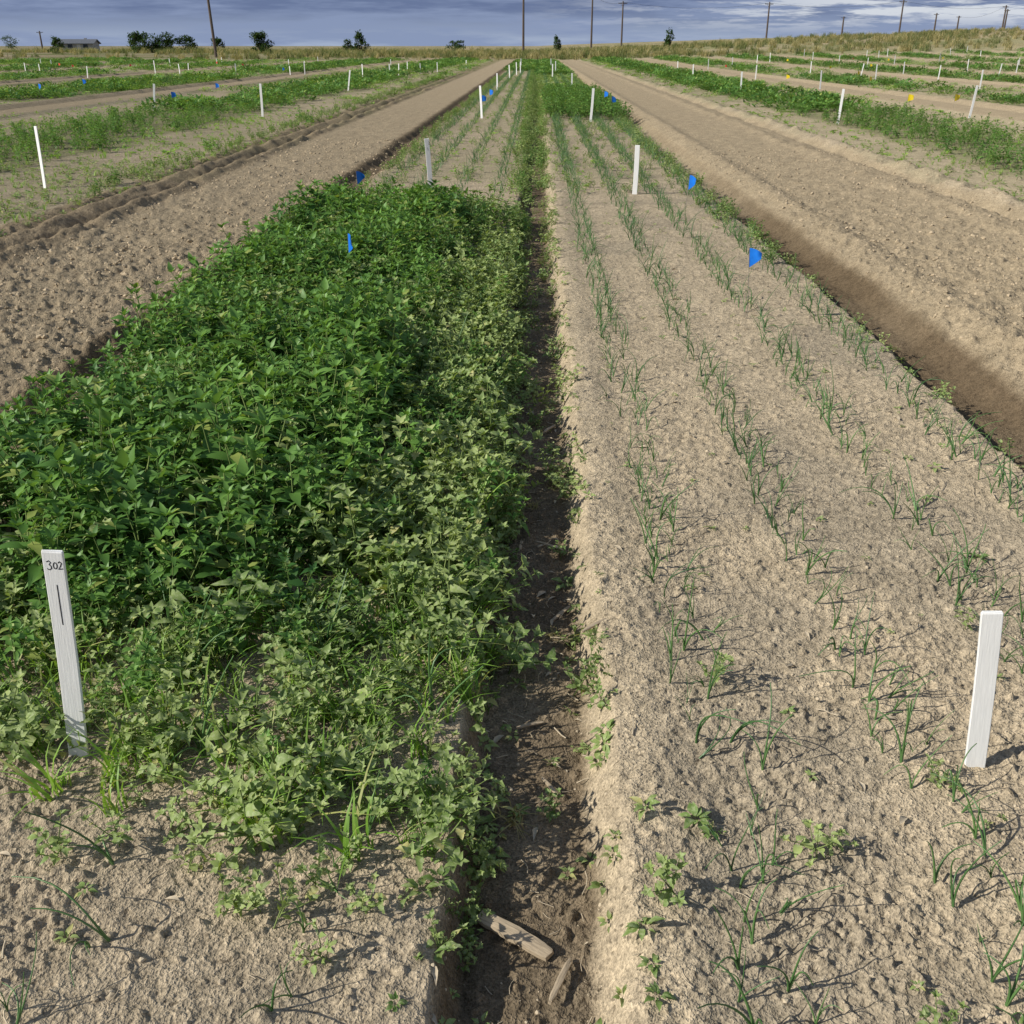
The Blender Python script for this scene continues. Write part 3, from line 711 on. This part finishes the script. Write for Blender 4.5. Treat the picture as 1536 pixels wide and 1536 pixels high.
def house(x,y,W,D,H,R,rz):
    root=bpy.data.objects.new('farm_house',None);link(root);root.location=(x,y,hz(x,y));root.rotation_euler=(0,0,rz)
    def part(nm,vs,fs,mat):
        me=bpy.data.meshes.new(nm);me.from_pydata(vs,[],fs);me.materials.append(mat);o=link(bpy.data.objects.new(nm,me));o.parent=root
    def box(nm,x0,x1,y0,y1,z0,z1,mat):
        part(nm,[(x0,y0,z0),(x1,y0,z0),(x1,y1,z0),(x0,y1,z0),(x0,y0,z1),(x1,y0,z1),(x1,y1,z1),(x0,y1,z1)],[(0,3,2,1),(4,5,6,7),(0,1,5,4),(1,2,6,5),(2,3,7,6),(3,0,4,7)],mat)
    w=W/2;d=D/2
    part('walls',[(-w,-d,-.3),(w,-d,-.3),(w,d,-.3),(-w,d,-.3),(-w,-d,H),(w,-d,H),(w,d,H),(-w,d,H),(-w,0,H+R),(w,0,H+R)],[(0,1,5,4),(2,3,7,6),(1,2,6,9,5),(3,0,4,8,7)],M_wall)
    e=.5;k=R/d
    part('roof',[(-w-e,-d-e,H-e*k+.05),(w+e,-d-e,H-e*k+.05),(w+e,0,H+R+.05),(-w-e,0,H+R+.05),(-w-e,d+e,H-e*k+.05),(w+e,d+e,H-e*k+.05),
      (-w-e,-d-e,H-e*k+.25),(w+e,-d-e,H-e*k+.25),(w+e,0,H+R+.25),(-w-e,0,H+R+.25),(-w-e,d+e,H-e*k+.25),(w+e,d+e,H-e*k+.25)],
      [(0,1,2,3),(3,2,5,4),(6,9,8,7),(9,10,11,8),(0,6,7,1),(4,5,11,10),(1,7,8,2),(2,8,11,5),(3,9,6,0),(4,10,9,3)],M_roof)
    for i,xx in enumerate((-w*.65,-w*.2,w*.6)):box('window_%d'%i,xx-.6,xx+.6,-d-.03,-d+.02,.9,2.0,M_glass)
    box('door',w*.15,w*.15+.95,-d-.04,-d+.02,0,2.05,M_trim)
    box('chimney',w*.4,w*.4+.6,.2,.8,H+R*.4,H+R+.5,M_wall)
house(-126,300,10,7,1.9,.9,.15)

# ---------------------------------------------------------------- world
w=bpy.data.worlds.new('World');scene.world=w;w.use_nodes=True;nt=w.node_tree
for n in list(nt.nodes):nt.nodes.remove(n)
out=nt.nodes.new('ShaderNodeOutputWorld');bg=nt.nodes.new('ShaderNodeBackground');bg.inputs['Strength'].default_value=.085
sky=nt.nodes.new('ShaderNodeTexSky');sky.sky_type='NISHITA';sky.sun_disc=False;sky.sun_elevation=SUN_EL;sky.sun_rotation=math.atan2(SUN_AZ[0],SUN_AZ[1])%(2*math.pi)
sky.air_density=1.2;sky.dust_density=1.0
tc=nt.nodes.new('ShaderNodeTexCoord');mp=nt.nodes.new('ShaderNodeMapping');mp.inputs['Scale'].default_value=(4.5,4.5,44)
nt.links.new(tc.outputs['Generated'],mp.inputs[0])
sep=nt.nodes.new('ShaderNodeSeparateXYZ');nt.links.new(tc.outputs['Generated'],sep.inputs[0])
n1=noise(nt,mp.outputs[0],1.5,5,.6);n2=noise(nt,mp.outputs[0],3.2,5,.62)
low=maprange(nt,sep.outputs[2],.002,.030,0,1)
base=mixc(nt,low,(4.4,5.3,7.1),(1.5,2.1,3.9))
base=mixc(nt,maprange(nt,n1,.42,.58,0,.9),base,mixc(nt,low,(2.8,3.6,5.7),(2.9,3.7,5.8)))
right=maprange(nt,sep.outputs[0],-.02,.28,.0,1)
cl=math_(nt,'MULTIPLY',maprange(nt,n2,.46,.56,0,.95),math_(nt,'MULTIPLY',right,maprange(nt,sep.outputs[2],.010,.024,.12,1)))
base=mixc(nt,cl,base,(8.0,8.5,9.3))
hi=maprange(nt,sep.outputs[2],.08,.5,.95,.3)
fin=mixc(nt,hi,sky.outputs[0],base)
nt.links.new(fin,bg.inputs['Color']);nt.links.new(bg.outputs[0],out.inputs[0])

sl=bpy.data.lights.new('sun','SUN');sl.energy=5.0;sl.angle=math.radians(.53);sl.color=(1,.95,.85)
so=link(bpy.data.objects.new('sun',sl))
dv=Vector((SUN_AZ[0]*math.cos(SUN_EL),SUN_AZ[1]*math.cos(SUN_EL),math.sin(SUN_EL)))
so.rotation_euler=dv.to_track_quat('Z','Y').to_euler();so.location=(-20,-10,30)

cam=bpy.data.cameras.new('camera');cam.lens=35.16;cam.sensor_width=36;cam.clip_end=8000;cam.clip_start=.05
co=link(bpy.data.objects.new('camera',cam));co.location=(0,0,1.6);co.rotation_euler=(math.radians(65),0,math.atan(.02235))
scene.camera=co
scene.view_settings.view_transform='Standard';scene.view_settings.look='None';scene.view_settings.exposure=0
